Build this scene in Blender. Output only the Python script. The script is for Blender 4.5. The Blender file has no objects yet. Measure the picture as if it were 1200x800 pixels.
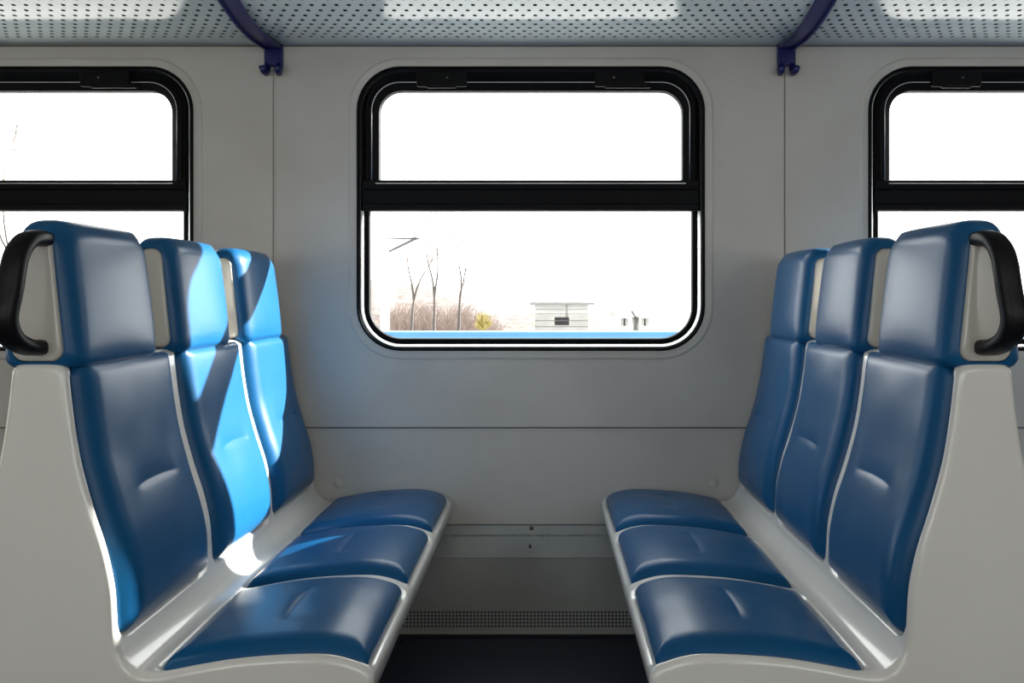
import bpy, bmesh, math, random
from math import sin, cos, pi, sqrt
from mathutils import Vector, noise

sc = bpy.context.scene
COL = sc.collection

# ------------------------------------------------------------------ camera, sky, sun, exposure
F = 1030.0
cam_d = bpy.data.cameras.new('camera'); cam = bpy.data.objects.new('camera', cam_d); COL.objects.link(cam)
cam.location = (0.06, 0.0, 1.124); cam.rotation_euler = (pi / 2, 0, 0)
cam_d.sensor_width = 36.0; cam_d.lens = F / 1200 * 36.0
cam_d.shift_x = -38 / 1200; cam_d.shift_y = -50 / 1200
cam_d.clip_start = 0.02; cam_d.clip_end = 600
sc.camera = cam

SKY = 5.0
SUN = 31.0
w = bpy.data.worlds.new('sky'); sc.world = w; w.use_nodes = True
wt = w.node_tree; wt.nodes.clear()
wo = wt.nodes.new('ShaderNodeOutputWorld'); wb = wt.nodes.new('ShaderNodeBackground')
wb.inputs[0].default_value = (1.0, 0.985, 0.96, 1); wb.inputs[1].default_value = SKY
wt.links.new(wb.outputs[0], wo.inputs[0])

sun_d = bpy.data.lights.new('sun', 'SUN'); sun_d.energy = SUN; sun_d.angle = math.radians(0.55); sun_d.color = (1.0, 0.95, 0.87)
sun = bpy.data.objects.new('sun', sun_d); COL.objects.link(sun)
sun.rotation_euler = Vector((-1.43, -1.0, -0.74)).to_track_quat('-Z', 'Y').to_euler()
sun.location = (8, 8, 8)

vs = sc.view_settings
vs.view_transform = 'Standard'; vs.look = 'None'; vs.gamma = 1.0; vs.exposure = 0.22; vs.use_curve_mapping = False
try:
    sc.cycles.max_bounces = 12; sc.cycles.diffuse_bounces = 6; sc.cycles.glossy_bounces = 4
    sc.cycles.transparent_max_bounces = 16; sc.cycles.use_denoising = True
    sc.cycles.sample_clamp_indirect = 8.0; sc.cycles.caustics_reflective = False; sc.cycles.caustics_refractive = False
except Exception:
    pass

# ------------------------------------------------------------------ materials
def mat(name, col, rough=0.5, metal=0.0, coat=0.0, spec=0.5, bump=None, mottled=None):
    """bump = (scale, strength, distance); mottled = (scale, darker colour, low, high)"""
    m = bpy.data.materials.new(name); m.use_nodes = True
    nt = m.node_tree; b = nt.nodes['Principled BSDF']
    b.inputs['Base Color'].default_value = (*col, 1); b.inputs['Roughness'].default_value = rough
    b.inputs['Metallic'].default_value = metal; b.inputs['Coat Weight'].default_value = coat
    b.inputs['Coat Roughness'].default_value = 0.08
    b.inputs['Specular IOR Level'].default_value = spec
    tc = nt.nodes.new('ShaderNodeTexCoord')
    if bump:
        n = nt.nodes.new('ShaderNodeTexNoise'); n.inputs['Scale'].default_value = bump[0]; n.inputs['Detail'].default_value = 3
        bp = nt.nodes.new('ShaderNodeBump'); bp.inputs['Strength'].default_value = bump[1]; bp.inputs['Distance'].default_value = bump[2]
        nt.links.new(tc.outputs['Object'], n.inputs['Vector']); nt.links.new(n.outputs['Fac'], bp.inputs['Height'])
        nt.links.new(bp.outputs['Normal'], b.inputs['Normal'])
    if mottled:
        n = nt.nodes.new('ShaderNodeTexNoise'); n.inputs['Scale'].default_value = mottled[0]; n.inputs['Detail'].default_value = 6
        cr = nt.nodes.new('ShaderNodeValToRGB')
        cr.color_ramp.elements[0].position = mottled[2]; cr.color_ramp.elements[0].color = (*mottled[1], 1)
        cr.color_ramp.elements[1].position = mottled[3]; cr.color_ramp.elements[1].color = (*col, 1)
        nt.links.new(tc.outputs['Object'], n.inputs['Vector']); nt.links.new(n.outputs['Fac'], cr.inputs['Fac'])
        nt.links.new(cr.outputs['Color'], b.inputs['Base Color'])
    return m

M = {}
M['wall'] = mat('painted_panel', (0.56, 0.53, 0.485), 0.38, bump=(7, 0.05, 0.01), mottled=(3.0, (0.51, 0.475, 0.43), 0.35, 0.6))
M['seam'] = mat('seam_gap', (0.16, 0.15, 0.14), 0.7)
M['ceil'] = mat('ceiling_paint', (0.62, 0.62, 0.60), 0.5)
M['rack'] = mat('rack_paint', (0.50, 0.58, 0.61), 0.14, bump=(5, 0.05, 0.01))
M['blue_metal'] = mat('blue_enamel', (0.008, 0.011, 0.105), 0.3)
M['shell'] = mat('moulded_shell', (0.80, 0.775, 0.725), 0.22, coat=0.5, bump=(14, 0.03, 0.006), mottled=(2.5, (0.75, 0.72, 0.67), 0.3, 0.62))
M['vinyl'] = mat('blue_vinyl', (0.0065, 0.090, 0.225), 0.30, spec=0.27, bump=(420, 0.12, 0.0012), mottled=(4.0, (0.0058, 0.079, 0.205), 0.3, 0.65))
M['cap'] = mat('cap_plastic', (0.58, 0.55, 0.49), 0.25, coat=0.3)
M['black'] = mat('black_plastic', (0.005, 0.005, 0.006), 0.38, spec=0.18)
M['rubber'] = mat('black_rubber', (0.004, 0.004, 0.005), 0.5, spec=0.10)
M['alu'] = mat('aluminium_trim', (0.62, 0.62, 0.63), 0.2, metal=1.0)
M['silver_line'] = mat('thin_aluminium_line', (0.5, 0.5, 0.52), 0.35, metal=1.0)
M['floor'] = mat('navy_vinyl_floor', (0.016, 0.018, 0.042), 0.45, mottled=(60, (0.009, 0.010, 0.026), 0.35, 0.65))
M['heater'] = mat('heater_paint', (0.40, 0.40, 0.375), 0.42, bump=(9, 0.06, 0.01), mottled=(5.0, (0.33, 0.325, 0.30), 0.3, 0.6))
M['dark'] = mat('dark_cavity', (0.02, 0.02, 0.02), 0.9)
M['steel'] = mat('screw_steel', (0.12, 0.11, 0.10), 0.5, metal=0.6)
M['snow'] = mat('pale_ground', (0.46, 0.455, 0.45), 0.9, mottled=(0.2, (0.40, 0.385, 0.37), 0.3, 0.6))
M['hill'] = mat('dry_hillside', (0.135, 0.100, 0.090), 0.95, mottled=(1.6, (0.060, 0.048, 0.044), 0.40, 0.62))
M['bark'] = mat('bare_bark', (0.045, 0.038, 0.035), 0.9)
M['twig'] = mat('dry_twigs', (0.17, 0.125, 0.11), 0.9)
M['concrete'] = mat('pale_concrete', (0.24, 0.235, 0.225), 0.85, mottled=(1.5, (0.20, 0.195, 0.19), 0.35, 0.6))
M['roofing'] = mat('grey_roof', (0.075, 0.07, 0.068), 0.8)
M['pane_dark'] = mat('dark_opening', (0.06, 0.055, 0.065), 0.6)
M['blue_wall'] = mat('blue_paint_outside', (0.042, 0.165, 0.36), 0.5, mottled=(3, (0.034, 0.145, 0.33), 0.3, 0.6))
M['pole'] = mat('pale_pole', (0.75, 0.75, 0.74), 0.6)
M['wire'] = mat('galvanised_steel', (0.04, 0.04, 0.043), 0.6)
M['yellow'] = mat('yellow_shrub', (0.20, 0.16, 0.045), 0.9)

# vinyl: dotted emboss
g = bpy.data.materials.new('window_glass'); g.use_nodes = True
nt = g.node_tree; nt.nodes.clear()
o = nt.nodes.new('ShaderNodeOutputMaterial'); mx = nt.nodes.new('ShaderNodeMixShader')
tr = nt.nodes.new('ShaderNodeBsdfTransparent'); gl = nt.nodes.new('ShaderNodeBsdfGlossy'); fr = nt.nodes.new('ShaderNodeLayerWeight'); pw = nt.nodes.new('ShaderNodeMath'); ml = nt.nodes.new('ShaderNodeMath')
tr.inputs[0].default_value = (0.93, 0.95, 0.95, 1); gl.inputs['Roughness'].default_value = 0.02; fr.inputs[0].default_value = 0.5; pw.operation = 'POWER'; pw.inputs[1].default_value = 4.0; ml.operation = 'MULTIPLY_ADD'; ml.inputs[1].default_value = 0.6; ml.inputs[2].default_value = 0.03
nt.links.new(fr.outputs['Facing'], pw.inputs[0]); nt.links.new(pw.outputs[0], ml.inputs[0])
nt.links.new(ml.outputs[0], mx.inputs[0]); nt.links.new(tr.outputs[0], mx.inputs[1]); nt.links.new(gl.outputs[0], mx.inputs[2]); nt.links.new(mx.outputs[0], o.inputs[0])
M['glass'] = g

# ------------------------------------------------------------------ helpers
def link(name, verts, faces, m, parent=None, smooth=True, flat_faces=(), recalc=False, sx=1):
    me = bpy.data.meshes.new(name)
    if sx < 0:
        verts = [(-v[0], v[1], v[2]) for v in verts]; faces = [tuple(reversed(f)) for f in faces]
    me.from_pydata([tuple(v) for v in verts], [], faces)
    if recalc:
        bm = bmesh.new(); bm.from_mesh(me)
        bmesh.ops.remove_doubles(bm, verts=bm.verts, dist=1e-6)
        bmesh.ops.recalc_face_normals(bm, faces=bm.faces); bm.to_mesh(me); bm.free()
    me.polygons.foreach_set('use_smooth', [smooth] * len(me.polygons))
    for i in flat_faces: me.polygons[i].use_smooth = False
    me.materials.append(m); me.update()
    ob = bpy.data.objects.new(name, me); COL.objects.link(ob)
    if parent is not None: ob.parent = parent
    return ob

def empty(name, loc=(0, 0, 0), label=None, cat=None, group=None, kind=None):
    e = bpy.data.objects.new(name, None); COL.objects.link(e); e.location = loc; e.empty_display_size = 0.1
    return tag(e, label, cat, group, kind)

def tag(o, label=None, cat=None, group=None, kind=None):
    if label: o['label'] = label
    if cat: o['category'] = cat
    if group: o['group'] = group
    if kind: o['kind'] = kind
    return o

class MB:
    """collects verts/faces of one mesh"""
    def __init__(s): s.v = []; s.f = []
    def add(s, v, f):
        k = len(s.v); s.v += [tuple(p) for p in v]; s.f += [tuple(i + k for i in q) for q in f]; return s
    def box(s, x0, x1, y0, y1, z0, z1):
        return s.add([(x0, y0, z0), (x1, y0, z0), (x1, y1, z0), (x0, y1, z0), (x0, y0, z1), (x1, y0, z1), (x1, y1, z1), (x0, y1, z1)],
                     [(0, 3, 2, 1), (4, 5, 6, 7), (0, 1, 5, 4), (1, 2, 6, 5), (2, 3, 7, 6), (3, 0, 4, 7)])
    def tube(s, pts, radii, n=8, caps=True, squash=None):
        pts = [Vector(p) for p in pts]; rings = []
        if not hasattr(radii, '__len__'): radii = [radii] * len(pts)
        ref = None; V = []
        for i, p in enumerate(pts):
            t = (pts[min(i + 1, len(pts) - 1)] - pts[max(i - 1, 0)]).normalized()
            if ref is None:
                ref = Vector((1, 0, 0)) if abs(t.x) < 0.9 else Vector((0, 0, 1))
            a = (ref - t * ref.dot(t)).normalized(); b = t.cross(a); ref = a
            r = radii[i]
            ra, rb = (r, r) if squash is None else (r * squash[0], r * squash[1])
            for k in range(n):
                th = 2 * pi * k / n
                V.append(p + a * (cos(th) * ra) + b * (sin(th) * rb))
        Fs = []
        for i in range(len(pts) - 1):
            for k in range(n):
                Fs.append((i * n + k, i * n + (k + 1) % n, (i + 1) * n + (k + 1) % n, (i + 1) * n + k))
        if caps:
            Fs.append(tuple(reversed(range(n)))); Fs.append(tuple(range((len(pts) - 1) * n, len(pts) * n)))
        return s.add(V, Fs)
    def build(s, name, m, parent=None, smooth=False, recalc=False):
        return link(name, s.v, s.f, m, parent, smooth, recalc=recalc)

def bevel(ob, wd=0.003, seg=2):
    b = ob.modifiers.new('bevel', 'BEVEL'); b.width = wd; b.segments = seg; b.limit_method = 'ANGLE'; b.angle_limit = math.radians(40)
    return ob

def rrect(cx, cz, hw, hh, r, n=10):
    """closed loop of (x, z), counter-clockwise seen from -y"""
    pts = []
    for qx, qz, a0 in ((1, 1, 0), (-1, 1, 90), (-1, -1, 180), (1, -1, 270)):
        for k in range(n + 1):
            a = math.radians(a0 + 90 * k / n)
            pts.append((cx + qx * (hw - r) + r * cos(a), cz + qz * (hh - r) + r * sin(a)))
    return pts

def ring_sweep(name, cx, cz, hw, hh, r, prof, m, parent, smooth=True):
    """prof: list of (inset, y); sweeps a profile round a rounded rectangle"""
    V = []; N = None
    for ins, y in prof:
        L = rrect(cx, cz, hw - ins, hh - ins, max(r - ins, 0.004)); N = len(L)
        V += [(x, y, z) for x, z in L]
    K = len(prof); Fs = []
    for j in range(K):
        j2 = (j + 1) % K
        for i in range(N):
            Fs.append((j * N + i, j * N + (i + 1) % N, j2 * N + (i + 1) % N, j2 * N + i))
    ob = link(name, V, Fs, m, parent, smooth, recalc=True)
    if smooth:
        e = ob.modifiers.new('edges', 'EDGE_SPLIT'); e.split_angle = math.radians(35)
    return ob

def holed_plate(name, x0, x1, z0, z1, holes, y, m, parent=None, thick=0.03, sgn=1):
    bm = bmesh.new()
    def loop(pts):
        vs_ = [bm.verts.new((x, y, z)) for x, z in pts]
        return [bm.edges.new((vs_[i], vs_[(i + 1) % len(vs_)])) for i in range(len(vs_))]
    ed = loop([(x0, z0), (x1, z0), (x1, z1), (x0, z1)])
    for h in holes: ed += loop(h)
    bmesh.ops.triangle_fill(bm, use_beauty=True, edges=ed)
    g_ = bmesh.ops.extrude_face_region(bm, geom=bm.faces[:])
    for v in [q for q in g_['geom'] if isinstance(q, bmesh.types.BMVert)]: v.co.y += thick * sgn
    bmesh.ops.recalc_face_normals(bm, faces=bm.faces)
    me = bpy.data.meshes.new(name); bm.to_mesh(me); bm.free(); me.materials.append(m)
    ob = bpy.data.objects.new(name, me); COL.objects.link(ob)
    if parent: ob.parent = parent
    return ob

# ------------------------------------------------------------------ setting: carriage shell
WY = 3.0            # inner face of the window wall
OY = -1.30          # inner face of the wall behind the camera
PITCH = 1.745; WC = 0.010
XE = 2.5 * PITCH
WX0 = -XE + WC; WX1 = XE + WC
CZ = 2.45
HW, HH, WR = 0.594, 0.485, 0.150      # outer gasket half sizes
WIN_CX, WIN_CZ = 0.0134, 1.4315

def win_x(k): return WIN_CX + k * PITCH

for side, y, sg in (('back', WY, 1), ('front', OY, -1)):
    holes = [rrect(win_x(k), WIN_CZ, HW - 0.012, HH - 0.012, WR - 0.012) for k in (-2, -1, 0, 1, 2)]
    wl = holed_plate('wall_' + side, WX0, WX1, -0.02, CZ, holes, y, M['wall'], None, 0.035, sg)
    tag(wl, kind='structure')
tag(MB().box(WX0, WX1, OY - 0.1, WY + 0.1, -0.06, 0.0).build('floor', M['floor']), kind='structure')
tag(MB().box(WX0, WX1, OY - 0.1, WY + 0.1, CZ, CZ + 0.05).build('ceiling', M['ceil']), kind='structure')
tag(MB().box(WX0 - 0.05, WX0, OY - 0.1, WY + 0.1, -0.06, CZ + 0.05).build('wall_left', M['wall']), kind='structure')
tag(MB().box(WX1, WX1 + 0.05, OY - 0.1, WY + 0.1, -0.06, CZ + 0.05).build('wall_right', M['wall']), kind='structure')

# panel seams: a narrow raised joint strip with a dark gap beside it
def vseam(x, idx):
    e = empty('trim_%d' % idx, (x, WY, 0), kind='structure')
    MB().box(-0.0016, 0.0016, -0.0006, 0.0, 0.355, 1.985).build('joint_gap', M['seam'], e)
    bevel(MB().box(0.0018, 0.006, -0.0022, 0.0, 0.355, 1.985).build('joint_lip', M['wall'], e), 0.001, 2)
    return e
ti = 1
for k in (-2, -1, 0, 1):
    vseam(WC + (k + 0.5) * PITCH - 0.003, ti); ti += 1
e = empty('trim_%d' % ti, (0, WY, 0.684), kind='structure'); ti += 1
MB().box(WX0, WX1, -0.0008, 0, -0.003, 0.003).build('joint_gap', M['seam'], e)
bevel(MB().box(WX0, WX1, -0.004, 0, -0.010, -0.0032).build('joint_lip', M['wall'], e), 0.0015, 2)

# ------------------------------------------------------------------ windows
def make_window(idx, k, front=False):
    x = win_x(k)
    e = empty('window_%d' % idx, (x, OY if front else WY, WIN_CZ), kind='structure')
    if front: e.rotation_euler = (0, 0, pi)
    H, Wd = HH, HW
    ring_sweep('window_surround', 0, 0, Wd + 0.030, H + 0.030, WR + 0.03,
               [(0.0, 0.0), (0.003, -0.003), (0.008, -0.0045), (0.014, -0.003), (0.018, -0.0012), (0.031, -0.0012), (0.034, 0.0)], M['wall'], e)
    ring_sweep('gasket', 0, 0, Wd, H, WR,
               [(0.0, 0.002), (0.0, -0.004), (0.003, -0.008), (0.008, -0.009), (0.011, -0.006), (0.012, 0.03), (0.006, 0.03)], M['rubber'], e)
    # bright aluminium reveal between outer and inner gasket
    ring_sweep('reveal', 0, 0, Wd - 0.0115, H - 0.0115, WR - 0.0115,
               [(0.0, -0.002), (0.003, -0.003), (0.012, 0.008), (0.018, 0.022), (0.018, 0.030), (0.0, 0.030)], M['alu'], e)
    # inner gasket holding the fixed glass
    ring_sweep('inner_gasket', 0, 0, Wd - 0.026, H - 0.026, WR - 0.026,
               [(0.0, 0.022), (0.001, 0.013), (0.007, 0.010), (0.014, 0.013), (0.017, 0.024), (0.014, 0.045), (0.0, 0.045)], M['rubber'], e)
    # transom bar, world z 1.424..1.526
    za, zb = 1.424 - WIN_CZ, 1.528 - WIN_CZ
    hw_in = Wd - 0.022
    tb = MB()
    prof = [(0.035, za), (-0.002, za), (-0.007, za + 0.004), (-0.007, za + 0.022), (-0.004, za + 0.026), (-0.004, za + 0.070), (-0.010, za + 0.074),
            (-0.012, za + 0.084), (-0.012, zb - 0.004), (-0.008, zb), (0.035, zb)]
    n = len(prof); V = [(-hw_in, y, z) for y, z in prof] + [(hw_in, y, z) for y, z in prof]
    tb.add(V, [(i, (i + 1) % n, n + (i + 1) % n, n + i) for i in range(n)] + [tuple(range(n)), tuple(reversed(range(n, 2 * n)))])
    tb.build('transom', M['rubber'], e, recalc=True)
    MB().box(-hw_in + 0.045, hw_in - 0.045, -0.0135, -0.0120, zb - 0.013, zb - 0.0105).build('trim_line', M['silver_line'], e)
    # hopper sash over the upper light: closed ring with round top corners and square bottom ones
    su = zb; st = H - 0.014; sw = Wd - 0.029
    def sash_loop(ins_side, ins_top, ins_bot, r):
        L = []
        x1 = sw - ins_side; z1 = st - ins_top; z0 = su + ins_bot
        L.append((x1, z0))
        for k2 in range(11):
            a = math.radians(90 * k2 / 10); L.append((x1 - r + r * cos(a), z1 - r + r * sin(a)))
        for k2 in range(11):
            a = math.radians(90 + 90 * k2 / 10); L.append((-x1 + r + r * cos(a), z1 - r + r * sin(a)))
        L.append((-x1, z0))
        return L
    pr = [((0, 0, 0, WR - 0.026), 0.03), ((0.001, 0.002, 0, WR - 0.027), 0.004), ((0.006, 0.012, 0, WR - 0.033), 0.001), ((0.009, 0.020, 0, WR - 0.038), -0.006),
          ((0.022, 0.038, 0, WR - 0.052), -0.010), ((0.026, 0.044, 0, WR - 0.056), -0.008), ((0.046, 0.068, 0.0, WR - 0.074), 0.004), ((0.048, 0.070, 0.0, WR - 0.076), 0.03)]
    V = []; 
    for a, y in pr:
        L = sash_loop(*a); N = len(L); V += [(p, y, q) for p, q in L]
    Fs = []
    for j in range(len(pr)):
        j2 = (j + 1) % len(pr)
        for i in range(N - 1): Fs.append((j * N + i, j * N + i + 1, j2 * N + i + 1, j2 * N + i))
    Fs.append(tuple(j * N for j in range(len(pr)))); Fs.append(tuple(j * N + N - 1 for j in reversed(range(len(pr)))))
    so = link('upper_sash', V, Fs, M['rubber'], e, True, recalc=True)
    m_ = so.modifiers.new('edges', 'EDGE_SPLIT'); m_.split_angle = math.radians(30)
    # thin bright line round the sash
    L0 = sash_loop(0.024, 0.042, 0, WR - 0.054)
    MB().tube([(p, -0.0105, q) for p, q in L0], 0.0013, 6).build('sash_line', M['silver_line'], so, True)
    # two spring latches on the sash head
    for s in (-1, 1):
        lx = s * 0.302
        lt = bevel(MB().box(lx - 0.085, lx + 0.085, -0.026, -0.008, st - 0.060, st - 0.006).build('latch', M['rubber'], e), 0.007, 3)
        bevel(MB().box(lx - 0.050, lx + 0.105 if s > 0 else lx + 0.05, -0.022, -0.008, st - 0.064, st - 0.046).build('catch', M['rubber'], lt), 0.004, 2)
        MB().tube([(lx - 0.02 * s + 0.0, -0.0275, st - 0.03), (lx - 0.02 * s, -0.025, st - 0.03)], 0.004, 10).build('rivet', M['steel'], lt, True)
    # glass
    Lg = rrect(0, 0, Wd - 0.032, H - 0.032, WR - 0.032)
    low = [(p, q) for p, q in Lg if q < za]; low = sorted(low, key=lambda t: math.atan2(t[1] + 0.25, t[0]))
    hwv = Wd - 0.034
    poly = [p for p in low] + [(hwv, za + 0.003), (-hwv, za + 0.003)]
    poly = sorted(poly, key=lambda t: math.atan2(t[1] + 0.22, t[0]))
    def pane(name, poly, y):
        n = len(poly); V = [(p, y, q) for p, q in poly] + [(p, y + 0.005, q) for p, q in poly]
        return link(name, V, [tuple(range(n)), tuple(reversed(range(n, 2 * n)))] + [(i, n + i, n + (i + 1) % n, (i + 1) % n) for i in range(n)], M['glass'], e, False, recalc=True)
    pane('lower_pane', poly, 0.026)
    up = sash_loop(0.044, 0.066, -0.003, WR - 0.074)
    pane('upper_pane', up, 0.020)
    return e

wn = 1
for k in (-2, -1, 0, 1, 2):
    make_window(wn, k); wn += 1
for k in (-2, -1, 0, 1, 2):
    make_window(wn, -k, True).location.x = win_x(-k); wn += 1

# light portals in the window openings guide daylight sampling
for k in (-2, -1, 0, 1, 2):
    for y, ry in ((WY + 0.06, -1), (OY - 0.06, 1)):
        pd = bpy.data.lights.new('daylight_portal', 'AREA'); pd.shape = 'RECTANGLE'; pd.size = HW * 2; pd.size_y = HH * 2
        pd.cycles.is_portal = True
        po = bpy.data.objects.new('daylight_portal', pd); COL.objects.link(po)
        po.location = (win_x(k), y, WIN_CZ)
        po.rotation_euler = Vector((0, ry, 0)).to_track_quat('-Z', 'Z').to_euler()

# ------------------------------------------------------------------ perforated strips
def hole_strip(mb, path, x0, x1, pitch_x, r, rows, n=8, stagger=True, ph=None):
    """path(t)->(y,z) along metric length t; rows = list of centre t; adds cells with round holes"""
    ph = ph or (rows[1] - rows[0]) / 2
    cnt = int((x1 - x0) / pitch_x) - (1 if stagger else 0)
    for ri, tc in enumerate(rows):
        off = pitch_x / 2 if (stagger and ri % 2) else 0.0
        xs = x0 + off
        V = []; Fs = []
        for i in range(cnt):
            cx = xs + (i + 0.5) * pitch_x; b = len(V)
            for k in range(n):
                a = 2 * pi * (k + 0.5) / n
                y, z = path(tc + r * sin(a)); V.append((cx + r * cos(a), y, z))
            for k in range(n):
                a = 2 * pi * (k + 0.5) / n; ca, sa = cos(a), sin(a); s_ = max(abs(ca), abs(sa))
                # project onto the cell border
                px, pt = ca / s_, sa / s_
                if n == 8:
                    px = max(-1, min(1, px * 1.0)); pt = max(-1, min(1, pt))
                    # snap to corners where 45 degrees
                y, z = path(tc + pt * ph); V.append((cx + px * pitch_x / 2, y, z))
            # four corners
            for qx, qt in ((1, 1), (-1, 1), (-1, -1), (1, -1)):
                y, z = path(tc + qt * ph); V.append((cx + qx * pitch_x / 2, y, z))
            for k in range(n):
                k2 = (k + 1) % n
                a1 = 2 * pi * (k + 0.5) / n; a2 = a1 + 2 * pi / n
                mid = (a1 + a2) / 2
                Fs.append((b + k, b + n + k, b + n + k2, b + k2))
            for q, am in enumerate((pi / 4, 3 * pi / 4, 5 * pi / 4, 7 * pi / 4)):
                k1 = int(round(am / (2 * pi / n) - 0.5 - 0.5)); 
                k1 = int(math.floor(am / (2 * pi / n) - 0.5 + 1e-9)); k2 = (k1 + 1) % n
                Fs.append((b + n + k1 % n, b + 2 * n + q, b + n + k2))
        mb.add(V, Fs)
        # end fillers
        for xa, xb in ((x0, xs), (xs + cnt * pitch_x, x1)):
            if xb - xa > 1e-5:
                p0 = path(tc - ph); p1 = path(tc + ph)
                mb.add([(xa, *p0), (xb, *p0), (xb, *p1), (xa, *p1)], [(0, 1, 2, 3)])

def poly_path(pts):
    seg = [0.0]
    for a, b in zip(pts, pts[1:]): seg.append(seg[-1] + math.dist(a, b))
    def f(t):
        t = max(0.0, min(seg[-1], t))
        for i in range(len(pts) - 1):
            if t <= seg[i + 1] + 1e-12:
                u = (t - seg[i]) / max(seg[i + 1] - seg[i], 1e-9)
                return tuple(a + (b - a) * u for a, b in zip(pts[i], pts[i + 1]))
        return tuple(pts[-1])
    return f, seg[-1]

def catmull(pts, n=8):
    out = []
    P = [pts[0]] + list(pts) + [pts[-1]]
    for i in range(1, len(P) - 2):
        for k in range(n):
            t = k / n
            out.append(tuple(0.5 * ((2 * b) + (-a + c) * t + (2 * a - 5 * b + 4 * c - d) * t * t + (-a + 3 * b - 3 * c + d) * t ** 3)
                             for a, b, c, d in zip(P[i - 1], P[i], P[i + 1], P[i + 2])))
    out.append(tuple(pts[-1]))
    return out

# ------------------------------------------------------------------ luggage rack
rack = empty('luggage_rack', (0, WY, 1.99), 'long pale grey perforated overhead luggage rack held by dark blue brackets above the windows', 'luggage rack')
rack_pts = catmull([(0.0, 0.0), (-0.10, -0.004), (-0.20, -0.007), (-0.30, -0.002), (-0.42, 0.016), (-0.54, 0.045), (-0.64, 0.085)], 6)
rp, rl = poly_path(rack_pts)
mb = MB()
T0 = 0.093; ROWP = 0.034; rows = [T0 + ROWP * (i + 0.5) for i in range(13)]
def strip(mb, t0, t1, n):
    for i in range(n):
        a = rp(t0 + (t1 - t0) * i / n); b = rp(t0 + (t1 - t0) * (i + 1) / n)
        mb.add([(WX0, *a), (WX1, *a), (WX1, *b), (WX0, *b)], [(0, 1, 2, 3)])
strip(mb, 0, T0, 6); strip(mb, T0 + 13 * ROWP, rl, 6)
hole_strip(mb, rp, WX0, WX1, 0.037, 0.0068, rows)
sf = mb.build('perforated_shelf', M['rack'], rack, True)
MB().box(WX0, WX1, -0.006, -0.001, 0.004, 0.45).build('shade_backing', M['dark'], rack)  # added dark sheet: its colour stands in for shade behind the shelf holes
# front tube and lip
yf, zf = rack_pts[-1]
MB().tube([(WX0, yf, zf + 0.01), (WX1, yf, zf + 0.01)], 0.014, 12).build('front_rail', M['rack'], rack, True)
def bracket(x, sx):
    P = catmull([(-0.004, -0.012), (-0.10, -0.022), (-0.20, -0.026), (-0.30, -0.020), (-0.42, 0.0), (-0.54, 0.03), (-0.64, 0.075)], 6)
    hw = 0.029; th = 0.008; V = []; n = len(P)
    for i, (y, z) in enumerate(P):
        wd = hw + 0.004 * i / n
        V += [(x - wd, y, z), (x + wd, y, z), (x + wd, y, z + th), (x - wd, y, z + th)]
    Fs = [(0, 1, 2, 3), ((n - 1) * 4 + 3, (n - 1) * 4 + 2, (n - 1) * 4 + 1, (n - 1) * 4)]
    for i in range(n - 1):
        for k in range(4): Fs.append((i * 4 + k, (i + 1) * 4 + k, (i + 1) * 4 + (k + 1) % 4, i * 4 + (k + 1) % 4))
    br = link('bracket', V, Fs, M['blue_metal'], rack, False, recalc=True); bevel(br, 0.003)
    # stiffening web along one side
    V = []
    for y, z in P: V += [(x - sx * (hw - 0.004), y, z - 0.010), (x - sx * (hw - 0.010), y, z - 0.010), (x - sx * (hw - 0.010), y, z + 0.004), (x - sx * (hw - 0.004), y, z + 0.004)]
    link('web', V, Fs, M['blue_metal'], br, False, recalc=True)
    # wall plate and the two coat hooks
    bevel(MB().box(x - 0.030, x + 0.032, -0.016, 0.0, -0.076, 0.0).build('wall_plate', M['blue_metal'], br), 0.004)
    for s in (-1, 1):
        h = MB()
        h.tube([(x + s * 0.019, -0.008, -0.066), (x + s * 0.021, -0.010, -0.088), (x + s * 0.022, -0.020, -0.100), (x + s * 0.024, -0.038, -0.098), (x + s * 0.026, -0.046, -0.082)],
               [0.011, 0.011, 0.011, 0.011, 0.012], 10)
        h.build('coat_hook', M['blue_metal'], br, True)
for k in (-2, -1, 0, 1):
    bracket(WC + (k + 0.5) * PITCH, 1 if k < 0 else -1)
# dark joint line where the rack meets the wall
MB().box(WX0, WX1, -0.004, 0.0, -0.0065, -0.0015).build('joint_line', M['seam'], rack)

# ------------------------------------------------------------------ heater cover along the wall foot
heat = empty('heater_cover', (0, WY, 0), 'low grey perforated heater cover running along foot of window wall', 'heater cover')
hp = [(0.0, 0.352), (-0.004, 0.3525), (-0.070, 0.270), (-0.0725, 0.2635), (-0.071, 0.258), (-0.072, 0.0)]
mb = MB()
def seg2(a, b, x0=WX0, x1=WX1): mb.add([(x0, *a), (x1, *a), (x1, *b), (x0, *b)], [(0, 1, 2, 3)])
seg2(hp[0], hp[1])
# sloping top with one row of slots between t=.022 and .036
sl, sll = poly_path([hp[1], hp[2]])
ta, tb_ = 0.030, 0.044
seg2(hp[1], sl(ta)); seg2(sl(tb_), hp[2]); seg2(hp[2], hp[3]); seg2(hp[3], hp[4])
hole_strip(mb, sl, -1.3, 1.3, 0.0125, 0.0042, [(ta + tb_) / 2], 8, False, (tb_ - ta) / 2)
seg2(sl(ta), sl(tb_), WX0, -1.3); seg2(sl(ta), sl(tb_), 1.3, WX1)
fp = lambda t: (-0.0715, t)
gz0, gz1 = 0.028, 0.086
seg2(hp[4], fp(gz1)); seg2(fp(gz0), fp(0.006))
seg2(fp(gz1), fp(gz0), WX0, -1.3); seg2(fp(gz1), fp(gz0), 1.3, WX1)
hole_strip(mb, fp, -1.3, 1.3, 0.0118, 0.0036, [gz0 + (i + 0.5) * (gz1 - gz0) / 5 for i in range(5)], 8, False)
mb.build('cover', M['heater'], heat, False)
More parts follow.
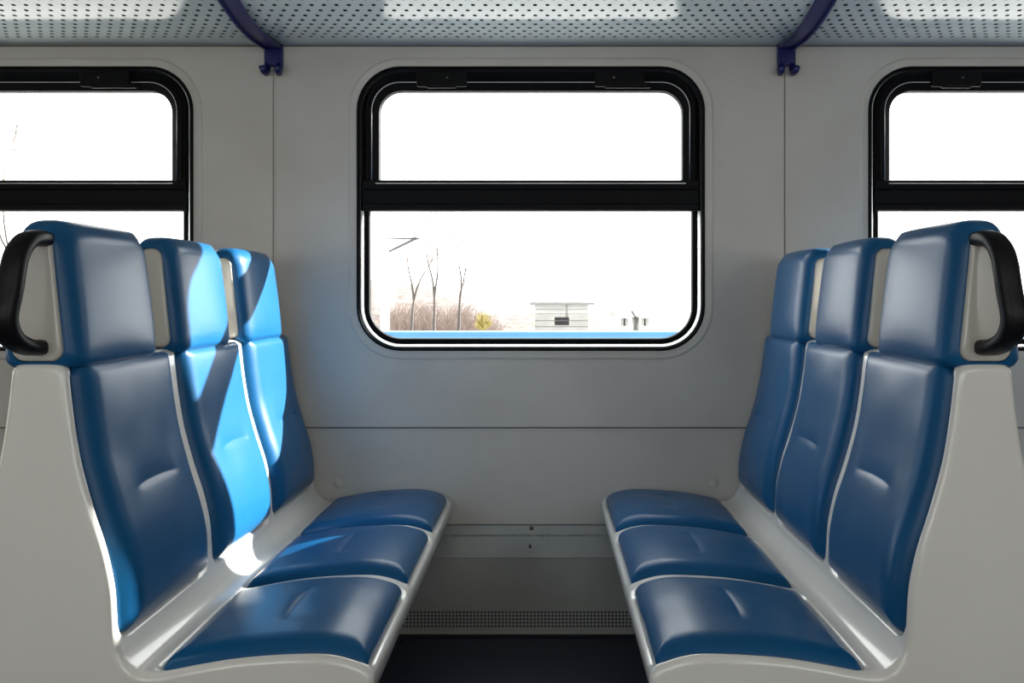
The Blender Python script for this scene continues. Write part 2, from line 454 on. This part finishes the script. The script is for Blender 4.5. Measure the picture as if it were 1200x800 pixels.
MB().box(WX0, WX1, -0.050, -0.001, 0.002, 0.25).build('dark_core', M['dark'], heat)
MB().box(WX0, WX1, -0.0745, -0.069, 0.0, 0.007).build('skirting_gap', M['dark'], heat)
MB().box(WX0, WX1, -0.0052, 0, 0.352, 0.3555).build('joint_line', M['seam'], heat)
MB().tube([(0.016, -0.012, 0.350), (0.016, -0.012, 0.340)], 0.007, 12).build('screw', M['steel'], heat, True)
MB().tube([(0.012, -0.058, 0.300), (0.012, -0.052, 0.290)], 0.004, 10).build('screw', M['steel'], heat, True)
# floor joint strip
tag(MB().box(-0.412, -0.409, OY, WY - 0.075, 0.0, 0.0012).build('trim_%d' % ti, M['dark']), kind='structure'); ti += 1

# ------------------------------------------------------------------ benches
AX = 0.864                 # centre line of a back-to-back bench
Y0, Y1 = 1.600, 2.994      # aisle end and wall end
half = [(0.290, 0.350), (0.272, 0.372), (0.262, 0.400), (0.258, 0.424), (0.262, 0.438), (0.276, 0.450), (0.310, 0.462), (0.350, 0.468), (0.420, 0.4665), (0.500, 0.460),
        (0.570, 0.4490), (0.625, 0.4385), (0.664, 0.4340), (0.695, 0.443), (0.718, 0.470), (0.727, 0.505), (0.730, 0.550), (0.734, 0.600), (0.748, 0.665),
        (0.772, 0.740), (0.795, 0.825), (0.809, 0.910), (0.8165, 0.975), (0.820, 0.992), (0.830, 1.000), (0.848, 1.002), (0.864, 1.002)]
hc = catmull(half, 5)
full = hc + [(2 * AX - u, z) for u, z in reversed(hc[:-1])]
pf, PL = poly_path(full)
HL = PL / 2
def pn(s):
    a = pf(max(0, s - 0.004)); b = pf(min(PL, s + 0.004))
    du, dz = b[0] - a[0], b[1] - a[1]; L = sqrt(du * du + dz * dz) or 1
    return (-dz / L, du / L)
def find_s(test):
    s = 0
    while s < HL:
        if test(*pf(s)): return s
        s += 0.001
    return HL
S_SEAT0 = find_s(lambda u, z: z > 0.4425 and u < 0.29)
S_SEAT1 = find_s(lambda u, z: u > 0.652)
S_BK0 = find_s(lambda u, z: u > 0.70 and z > 0.498)
S_BK1 = find_s(lambda u, z: u > 0.70 and z > 0.9975)
RIBS = (2.055, 2.510)
CUSH = ((1.622, 2.029), (2.080, 2.484), (2.536, 2.948))

H_OUT, H_TRAY = 0.006, -0.008
def rib_h(s, y):
    """raised frame of the shell with a sunken tray under every cushion"""
    s_ = s if s <= HL else PL - s
    best = 1.0
    for a0, a1, r in ((S_SEAT0, S_SEAT1, 0.024), (S_BK0, S_BK1, 0.028)):
        for c0, c1 in CUSH:
            qx = abs(s_ - (a0 + a1) / 2) - (a1 - a0) / 2 + r; qy = abs(y - (c0 + c1) / 2) - (c1 - c0) / 2 + r
            d = sqrt(max(qx, 0) ** 2 + max(qy, 0) ** 2) + min(max(qx, qy), 0) - r
            best = min(best, d)
    t = max(0.0, min(1.0, (best + 0.003) / 0.012)); t = t * t * (3 - 2 * t)
    return H_TRAY + (H_OUT - H_TRAY) * t

def make_bench(sx, label):
    root = empty('train_bench', (sx * AX, (Y0 + Y1) / 2, 0), label, 'bench')
    ox, oy = sx * AX, (Y0 + Y1) / 2
    def W(u, y, z): return (sx * u - ox, y - oy, z)
    def lk(name, V, Fs, m, parent=root, **k): return link(name, V, Fs, m, parent, **k)
    # shell -----------------------------------------------------------
    NS = 640; R = 0.016
    ys = []
    for k in range(7):
        a = pi / 2 * k / 6; ys.append((Y0 + R * (1 - cos(a)), R * (1 - sin(a))))
    y = Y0 + R
    while y < Y1 - R - 0.005:
        near = min([abs(y - r) for r in RIBS] + [abs(y - Y0 - 0.02), abs(y - Y1 + 0.03)])
        y += 0.003 if near < 0.035 else 0.018
        ys.append((y, 0.0))
    for k in range(6):
        a = pi / 2 * k / 5; ys.append((Y1 - R + R * sin(a), R * (1 - cos(a))))
    V = []; Fs = []
    for j, (y, ins) in enumerate(ys):
        for i in range(NS + 1):
            s = PL * i / NS; u, z = pf(s); nu, nz = pn(s); h = rib_h(s, y) - ins
            V.append(W(u + nu * h, y, z + nz * h))
    n1 = NS + 1
    for j in range(len(ys) - 1):
        for i in range(NS):
            Fs.append((j * n1 + i, j * n1 + i + 1, (j + 1) * n1 + i + 1, (j + 1) * n1 + i))
    # side plates and underside
    Fs.append(tuple(range(n1))); Fs.append(tuple(reversed(range((len(ys) - 1) * n1, len(ys) * n1))))
    Fs.append(tuple([j * n1 for j in range(len(ys))] + [j * n1 + NS for j in reversed(range(len(ys)))]))
    m_ = len(Fs)
    sh = lk('seat_shell', V, Fs, M['shell'], smooth=True, recalc=True)
    for p in sh.data.polygons:
        if len(p.vertices) > 4: p.use_smooth = False
    # cushions ---------------------------------------------------------
    def cushion(name, s0, s1, y0, y1, H, r, crease, mirror=False, Rr=0.03, side=1):
        ya_ = y0
        NB = 56
        a_h, b_h = (s1 - s0) / 2, (y1 - y0) / 2; scn, ycn = (s0 + s1) / 2, (y0 + y1) / 2
        V = []; Fs = []
        A = [-a_h + (a_h - 0.04) * (k / 30) ** 1.35 for k in range(30)] + [-0.04 + 0.002 * k for k in range(41)] + [a_h - (a_h - 0.04) * (k / 30) ** 1.35 for k in reversed(range(30))]
        NA = len(A) - 1
        def ed(t, p=1.35):        # denser towards the edges
            return math.copysign(1 - (1 - abs(t)) ** p, t)
        for i in range(NA + 1):
            for j in range(NB + 1):
                a = A[i]; b = ed(2 * j / NB - 1, 1.5) * b_h
                cx, cy = (abs(a) - (a_h - r)) / r, (abs(b) - (b_h - r)) / r
                if cx > 0 and cy > 0:
                    nx, ny = cx * sqrt(1 - cy * cy / 2), cy * sqrt(1 - cx * cx / 2)
                    a = math.copysign(a_h - r + r * nx, a); b = math.copysign(b_h - r + r * ny, b)
                    d = r * (1 - min(1, sqrt(nx * nx + ny * ny)))
                    if side > 0 and a > 0: d = min(d * (1 + 1.6 * nx * nx / max(nx * nx + ny * ny, 1e-9)), b_h - abs(b))
                else:
                    d = min((a_h - abs(a)) * (2.6 if side > 0 and a > 0 else 1.0), b_h - abs(b))
                d = max(d, 0.0)
                t = min(1.0, d / Rr)
                h = H * sqrt(max(0.0, 1 - (1 - t) ** 2))
                # soft crown across the width and hollow creases
                h += 0.006 * max(0, 1 - (b / b_h) ** 2) * max(0, 1 - (a / a_h) ** 4 * (0.5 if side > 0 and a > 0 else 1))
                # puckered tuck across the middle
                wy = max(0.0, 1 - (b / 0.100) ** 4)
                da = (a - crease + 0.006 * (b / 0.1) ** 2) * side
                wd_ = 0.013 if da < 0 else 0.030
                h -= 0.0060 * math.exp(-sqrt(da * da + 1e-6) / wd_) * wy
                # faint inner oval dishing
                h += 0.0016 * noise.noise(Vector((a * 9 + s0 * 3, b * 9 + ya_ * 5, sx * 3.1)))
                s = scn + a
                if mirror: s = PL - s
                u, z = pf(s); nu, nz = pn(s)
                V.append(W(u + nu * (h + H_TRAY - 0.001), ycn + b, z + nz * (h + H_TRAY - 0.001)))
        for i in range(NA):
            for j in range(NB):
                q = i * (NB + 1) + j
                Fs.append((q, q + 1, q + NB + 2, q + NB + 1))
        # back of the pad: a skirt that dives into the shell
        return lk(name, V, Fs, M['vinyl'], recalc=True)
    for (ya, yb) in CUSH:
        for mir in (False, True):
            cushion('seat_cushion', S_SEAT0, S_SEAT1, ya, yb, 0.034, 0.020, -0.005, mir, 0.050, -1)
            cushion('back_cushion', S_BK0, S_BK1, ya + 0.002, yb - 0.002, 0.038, 0.026, 0.0, mir, 0.058, 1)
    # headrests ----------------------------------------------------------
    def trap(wb_, wt_, z0, z1, rb, rt, n=9):
        pts = []
        corners = [(wt_, z1, rt, 0), (-wt_, z1, rt, 90), (-wb_, z0, rb, 180), (wb_, z0, rb, 270)]
        for x, z, r, a0 in corners:
            qx = 1 if x > 0 else -1; qz = 1 if z == z1 else -1
            for k in range(n):
                a = math.radians(a0 + 90 * k / (n - 1)); pts.append((x - qx * r + r * cos(a), z - qz * r + r * sin(a)))
        # resample the straight runs too
        out = []
        for i in range(len(pts)):
            p, q_ = pts[i], pts[(i + 1) % len(pts)]
            out.append(p)
            if (i + 1) % n == 0:
                for k in range(1, 8): out.append((p[0] + (q_[0] - p[0]) * k / 8, p[1] + (q_[1] - p[1]) * k / 8))
        return out
    capL = trap(0.047, 0.028, 1.009, 1.243, 0.022, 0.024)
    padL = trap(0.075, 0.052, 0.995, 1.270, 0.020, 0.042)
    NL = len(capL)
    for ya, yb, handle in ((1.603, 1.948, True), (2.062, 2.398, False), (2.522, 2.868, False)):
        RR = 0.042
        rings = []
        for k in range(8):
            a = pi / 2 * k / 7; rings.append((ya + RR * (1 - cos(a)), sin(a)))
        for k in range(1, 12): rings.append((ya + RR + (yb - ya - 2 * RR) * k / 12, 1.0))
        for k in range(8):
            a = pi / 2 * k / 7; rings.append((yb - RR + RR * sin(a), cos(a)))
        V = []; yc = (ya + yb) / 2; hl = (yb - ya) / 2
        for y, f in rings:
            v = (y - yc) / hl; cr = max(0, 1 - v * v)
            for (cu, cz), (pu, pz) in zip(capL, padL):
                x = cu + (pu - cu) * f; z = cz + (pz - cz) * f
                zz = (z - 1.137) / 0.135
                x += math.copysign(0.010 * cr * max(0, 1 - zz ** 4) * f, x) if abs(x) > 0.02 else 0
                if zz > 0.6: z += 0.004 * cr * (1 - abs(x) / 0.08)
                # the front face has generously rounded top corners
                t_ = max(0.0, (abs(v) - 0.45) / 0.55)
                if zz > -0.2:
                    z -= 0.074 * (1 - sqrt(max(0, 1 - min(1, t_) ** 2.4))) * min(1.0, max(0.0, (abs(x) - 0.028) / 0.018)) * min(1, (zz + 0.2) / 0.9) * (0.35 if v < 0 else 1.0)
                V.append(W(AX + x, y, z))
        Fs = []
        for j in range(len(rings) - 1):
            for i in range(NL): Fs.append((j * NL + i, j * NL + (i + 1) % NL, (j + 1) * NL + (i + 1) % NL, (j + 1) * NL + i))
        hr = lk('headrest', V, Fs, M['vinyl'], recalc=True)
        # underside block joining headrest and shell
        # white end caps
        for end, yy, dr in ((0, ya, -1), (1, yb, 1)):
            V = []
            cu0, cz0 = 0.0, 1.127
            prof = [(1.0, 0.012), (0.985, 0.002), (0.955, -0.0035), (0.90, -0.0065), (0.80, -0.0072), (0.60, -0.0075), (0.30, -0.0075)]
            for sc_, dy in prof:
                for cu, cz in capL:
                    ins = 1 - sc_
                    V.append(W(AX + cu0 + (cu - cu0) * (1 - ins), yy + dr * (-dy) * 1.0 if dr > 0 else yy + dy, cz0 + (cz - cz0) * (1 - ins * 0.5)))
            Fs = []
            for j in range(len(prof) - 1):
                for i in range(NL): Fs.append((j * NL + i, j * NL + (i + 1) % NL, (j + 1) * NL + (i + 1) % NL, (j + 1) * NL + i))
            Fs.append(tuple((len(prof) - 1) * NL + i for i in range(NL)))
            cp = lk('end_cap', V, Fs, M['cap'], parent=hr, recalc=True)
            cp['label'] = 'cream plastic end cap'
        if handle:
            uh = AX - 0.012
            path = catmull([(uh, 1.612, 1.232), (uh - 0.001, 1.575, 1.233), (uh + 0.001, 1.545, 1.224), (uh + 0.004, 1.523, 1.196), (uh + 0.008, 1.513, 1.14),
                            (uh + 0.013, 1.507, 1.088), (uh + 0.012, 1.524, 1.056), (uh + 0.008, 1.556, 1.040), (uh + 0.006, 1.585, 1.036), (uh + 0.006, 1.612, 1.036)], 5)
            V = []; n = 14; L = len(path)
            for i, (u, y, z) in enumerate(path):
                p0 = path[max(0, i - 1)]; p1 = path[min(L - 1, i + 1)]
                ty, tz = p1[1] - p0[1], p1[2] - p0[2]; tl = sqrt(ty * ty + tz * tz) or 1; ty /= tl; tz /= tl
                t = i / (L - 1); flat = sin(pi * t) ** 0.7
                wx = 0.0165 + 0.0045 * flat; wn_ = 0.014 + 0.001 * flat
                for k in range(n):
                    th = 2 * pi * k / n
                    c, s2 = cos(th), sin(th)
                    c = math.copysign(abs(c) ** 0.7, c); s2 = math.copysign(abs(s2) ** 0.7, s2)
                    V.append(W(u + wx * c, y - tz * wn_ * s2, z + ty * wn_ * s2))
            Fs = []
            for i in range(L - 1):
                for k in range(n): Fs.append((i * n + k, i * n + (k + 1) % n, (i + 1) * n + (k + 1) % n, (i + 1) * n + k))
            Fs.append(tuple(range(n))); Fs.append(tuple(reversed(range((L - 1) * n, L * n))))
            gh = lk('grab_handle', V, Fs, M['black'], parent=hr, recalc=True); gh['label'] = 'black plastic grab handle'
    # legs ---------------------------------------------------------------
    for yy in (1.85, 2.72):
        lg = MB()
        V = [W(AX - 0.30, yy - 0.03, 0.352), W(AX + 0.30, yy - 0.03, 0.352), W(AX + 0.22, yy - 0.03, 0.0), W(AX - 0.22, yy - 0.03, 0.0),
             W(AX - 0.30, yy + 0.03, 0.352), W(AX + 0.30, yy + 0.03, 0.352), W(AX + 0.22, yy + 0.03, 0.0), W(AX - 0.22, yy + 0.03, 0.0)]
        lg.add(V, [(0, 1, 2, 3), (4, 7, 6, 5), (0, 4, 5, 1), (1, 5, 6, 2), (2, 6, 7, 3), (3, 7, 4, 0)])
        bevel(lg.build('pedestal', M['steel'], root, recalc=True), 0.01)
    return root

make_bench(-1, 'left blue and white three-seat train bench with sunlight falling across its middle and far backrests')
make_bench(1, 'right blue and white three-seat train bench, its backrests entirely in shade')

# domed screw caps on the wall beside the seats
for x, lab in ((-0.645, 'small domed pale screw cap on the wall beside the left bench'), (0.637, 'small domed pale screw cap on the wall beside the right bench')):
    V = [(0, -0.006, 0)]; n = 20
    for k, (r_, dy) in enumerate(((0.006, -0.0056), (0.011, -0.004), (0.015, -0.0015), (0.016, 0.0))):
        V += [(r_ * cos(2 * pi * i / n), dy, r_ * sin(2 * pi * i / n)) for i in range(n)]
    Fs = [(0, 1 + i, 1 + (i + 1) % n) for i in range(n)] + [(1 + k * n + i, 1 + (k + 1) * n + i, 1 + (k + 1) * n + (i + 1) % n, 1 + k * n + (i + 1) % n) for k in range(3) for i in range(n)]
    sc_ = link('screw_cap', V, Fs, M['wall'], recalc=True); sc_.location = (x, WY, 0.495)
    tag(sc_, lab, 'screw cap', 'screw caps on the wall')

# ------------------------------------------------------------------ outside
rng = random.Random(4)
GZ = -1.25
def PX(px, py, d): return (0.06 + (px - 638) * d / F, d, 1.124 + (350 - py) * d / F)

# ground
gx = MB(); gx.add([(-160, 3.6, GZ), (160, 3.6, GZ), (160, 260, GZ), (-160, 260, GZ)], [(0, 1, 2, 3)])
tag(gx.build('ground', M['snow']), kind='structure')

# brown hillside falling away to the right
def ridge(x):
    # x in world metres at y about 75
    px = 638 + (x - 0.06) * F / 75
    pts = [(-400, 300), (0, 318), (300, 322), (455, 328), (520, 338), (570, 345), (612, 351), (680, 353), (720, 362), (800, 398), (1100, 398), (1200, 372), (1500, 330), (1900, 310)]
    for (a, b), (c, d) in zip(pts, pts[1:]):
        if px <= c: 
            t = max(0, (px - a) / (c - a)); py = b + (d - b) * t; break
    else: py = pts[-1][1]
    return 1.124 + (350 - py) * 75 / F
V = []; Fs = []; NX, NY = 240, 14
for i in range(NX + 1):
    x = -75 + 165 * i / NX
    rz = ridge(x)
    for j in range(NY + 1):
        t = j / NY
        y = 58 + 30 * t
        prof = sin(min(1, t / 0.62) * pi / 2) if t < 0.62 else 1 - 0.6 * (t - 0.62)
        z = GZ + (rz - GZ) * prof - 0.05 + noise.noise(Vector((x * 0.9, y * 0.5, 0))) * 0.28 * prof
        V.append((x, y, z))
for i in range(NX):
    for j in range(NY):
        q = i * (NY + 1) + j; Fs.append((q, q + NY + 1, q + NY + 2, q + 1))
tag(link('hillside', V, Fs, M['hill'], None, True), 'low brown hillside sloping down behind the bare trees outside the window', 'hill')

# bare trees
def tree(name, px, d, pytop, label, spread=0.35, fork=0.45, seed=0, base_py=398, twig_m='twig', thick=1.0):
    r = random.Random(seed)
    bx, by, _ = PX(px, 0, d)
    top = 1.124 + (350 - pytop) * d / F; Hh = top - GZ
    root = empty(name, (bx, by, GZ), label, 'tree', 'bare trees outside the windows')
    tr_ = MB(); tw = MB()
    def grow(p, dirv, L, rad, depth):
        pts = [p]; q = p; dv = dirv.copy()
        for k in range(4):
            dv = (dv + Vector((r.uniform(-.16, .16), r.uniform(-.16, .16), r.uniform(0, .1)))).normalized(); q = q + dv * L / 4; pts.append(q)
        (tr_ if depth < 2 else tw).tube(pts, [rad * (1 - 0.13 * k) for k in range(5)], 6 if depth < 2 else 3, False)
        if depth >= 4: return
        for k in range(2 if depth < 1 else 3):
            a = r.uniform(0, 2 * pi); s_ = spread * r.uniform(0.6, 1.4)
            nd = (dv + Vector((cos(a) * s_ * 1.4, sin(a) * s_, 0.1))).normalized()
            grow(pts[-1 - (k > 1)], nd, L * r.uniform(0.55, 0.8), rad * 0.55, depth + 1)
    grow(Vector((0, 0, 0)), Vector((0.03, 0, 1)), Hh * fork, 0.10 * thick * d / 40, 0)
    tr_.build('trunk', M['bark'], root, True); tw.build('twigs', M[twig_m], root, True)
TL = [('bare_tree', 478, 38, 262, 'bare forked tree standing nearest the pale mast outside the centre window', .22, .42, 5),
      ('bare_tree', 508, 36, 275, 'bare tree outside centre window, second from the mast, with V-shaped fork', .22, .5, 17),
      ('bare_tree', 536, 39, 285, 'bare thin tree outside centre window, third and farthest from the mast', .22, .5, 30),
      ('bare_tree', 22, 34, 120, 'tall bare tree seen through the left window behind headrests', .3, .4, 21),
      ('bare_tree', 1190, 30, 280, 'bare bushy tree seen through the right window beside the grab handle', .45, .35, 33)]
for t in TL: tree(t[0], t[1], t[2], t[3], t[4], t[5], t[6], t[7])

# undergrowth on the slope foot: tangled scrub that nobody could count
sb = MB()
for i in range(1500):
    px = rng.uniform(452, 590); d = rng.uniform(45, 56)
    if px > 560 and rng.random() < (px - 560) / 45: continue
    x, y, _ = PX(px, 0, d); h = rng.uniform(0.7, 2.2) * (1.0 if px < 540 else 1 - (px - 540) / 90)
    lean = rng.uniform(-.5, .5)
    sb.tube([(x, y, GZ), (x + lean * h * .4, y, GZ + h * .6), (x + lean * h + rng.uniform(-.1, .1), y, GZ + h)], [0.022, 0.016, 0.006], 3, False)
tag(sb.build('dry_scrub', M['twig']), 'tangle of dry reddish scrub under the bare trees outside centre window', 'scrub', kind='stuff')
# yellow shrub
ys_ = MB()
bx, by, bz = PX(566, 378, 37)
for i in range(90):
    a = rng.uniform(0, 2 * pi); e_ = rng.uniform(0.2, 1.4); L = rng.uniform(.25, .6)
    c_ = Vector((bx, by, bz - .3)); dvec = Vector((cos(a) * cos(e_), sin(a) * cos(e_), sin(e_) * 1.2))
    ys_.tube([c_, c_ + dvec * L * .6, c_ + dvec * L + Vector((0, 0, .05))], [0.04, 0.035, 0.02], 4, False)
tag(ys_.build('yellow_shrub', M['yellow']), 'small yellow shrub right of the bare trees outside centre window', 'shrub')

# blue painted parapet beyond the track
bw = empty('track_barrier', (0, 13.0, GZ), 'long low barrier with sky blue painted rail beyond the track outside', 'barrier')
z1 = 1.124 - 38.5 * 13 / F - GZ; z0 = 1.124 - 47 * 13 / F - GZ
bx0 = (452 - 638) * 13 / F + .06
bevel(MB().box(-24, 24, 0, 0.35, z0, z1).build('blue_rail', M['blue_wall'], bw), 0.012)
MB().box(-24, 24, -0.015, 0.0, (z0 + z1) / 2 + 0.012, (z0 + z1) / 2 + 0.022).build('moulding', M['blue_wall'], bw)
MB().box(-24, 24, 0.03, 0.32, 0, z0).build('base_wall', M['concrete'], bw)

# catenary mast with bracket arm and insulators
d = 16.0
mx_, my_, _ = PX(451, 0, d)
ms = empty('catenary_mast', (mx_, my_, GZ), 'thick pale overhead line mast with thin bracket arm outside centre window', 'mast')
bevel(MB().box(-0.07, 0.075, -0.07, 0.07, 0, 3.45).build('post', M['pole'], ms), 0.01)
def rel(px, py): 
    p = PX(px, py, d); return (p[0] - mx_, 0, p[2] - GZ)
MB().tube([rel(451, 279), rel(492, 279.5)], 0.016, 6).build('tie_rod', M['wire'], ms, True)
MB().tube([rel(447, 294), rel(457, 294), rel(484, 281), rel(490, 279)], 0.024, 6).build('bracket_arm', M['wire'], ms, True)
for px in (486, 498):
    i_ = MB(); a = rel(px, 275); 
    for k in range(4): i_.tube([(a[0], 0, a[2] - .05 + k * .03), (a[0], 0, a[2] - .04 + k * .03)], 0.042 if k % 2 else 0.032, 8)
    i_.tube([(a[0], 0, a[2] - 0.08), (a[0], 0, a[2] + 0.08)], 0.008, 6)
    i_.build('insulator', M['wire'], ms, True)
# overhead line structure through the left window
d = 22.0
lx, ly, _ = PX(-12, 0, d)
m2 = empty('catenary_mast', (lx, ly, GZ), 'pale overhead line mast with three cross wires seen through the left window', 'mast')
MB().tube([(0, 0, 0), (0, 0, 7.8)], [0.11, 0.08], 8).build('post', M['pole'], m2, True)
for py in (148, 154, 157, 176):
    a = PX(-12, py, d); b = PX(42, py - .5, d)
    MB().tube([(a[0] - lx, 0, a[2] - GZ), (b[0] - lx, 0, b[2] - GZ)], 0.012, 6).build('cross_wire', M['wire'], m2, True)

# concrete hut with a dark opening
d = 46.0
hx, hy, _ = PX(658, 0, d)
hut = empty('concrete_hut', (hx, hy, GZ), 'pale concrete hut with grey flat roof and one dark opening outside centre window', 'building')
def hz(py): return 1.124 + (350 - py) * d / F - GZ
hwid = 31 * d / F
hb = holed_plate('wall', -hwid, hwid, 0, hz(357), [[(-8 * d / F, hz(381)), (9 * d / F, hz(381)), (9 * d / F, hz(371.5)), (-8 * d / F, hz(371.5))]], 0, M['concrete'], hut, 0.25, 1)
MB().box(-hwid, hwid, 1.4, 3.0, 0, hz(357)).build('rear_wall', M['concrete'], hut)
MB().box(-hwid + .02, hwid - .02, 0.9, 1.0, 0.05, hz(358)).build('dark_inside', M['pane_dark'], hut)
bevel(MB().box(-hwid - .25, hwid + .35, -0.35, 3.2, hz(357), hz(354)).build('roof', M['roofing'], hut), 0.03)
for py in (363, 368, 376, 383): MB().box(-hwid, hwid, -0.01, 0.0, hz(py), hz(py) + 0.03).build('course_line', M['roofing'], hut)
MB().tube([(hwid * .2, -0.03, hz(357)), (hwid * .2, -0.03, hz(371))], 0.03, 6).build('down_pipe', M['roofing'], hut, True)
# small far houses right of the hut
for px, lab in ((732, 'small pale far house with tiny windows right of the concrete hut'), (756, 'farthest right small pale house with tiny windows beyond the blue rail')):
    dd = 52.0; x, y, _ = PX(px, 0, dd)
    hs = empty('far_house', (x, y, GZ), lab, 'house')
    zt = 1.124 + (350 - 371) * dd / F - GZ
    w_ = 6.5 * dd / F
    MB().box(-w_, w_, 0, 5, 0, zt).build('wall', M['pole'], hs)
    MB().add([(-w_ - .2, -.3, zt), (w_ + .2, -.3, zt), (w_ + .2, 5.3, zt), (-w_ - .2, 5.3, zt), (-w_ - .2, 2.5, zt + .4), (w_ + .2, 2.5, zt + .4)],
             [(0, 1, 5, 4), (2, 3, 4, 5), (0, 4, 3), (1, 2, 5), (0, 3, 2, 1)]).build('roof', M['concrete'], hs, recalc=True)
    for q_ in (-0.35, 0.2):
        MB().box(q_ * w_ - .12, q_ * w_ + .14, -0.03, 0, zt - 0.55, zt - 0.1).build('window', M['concrete'], hs)
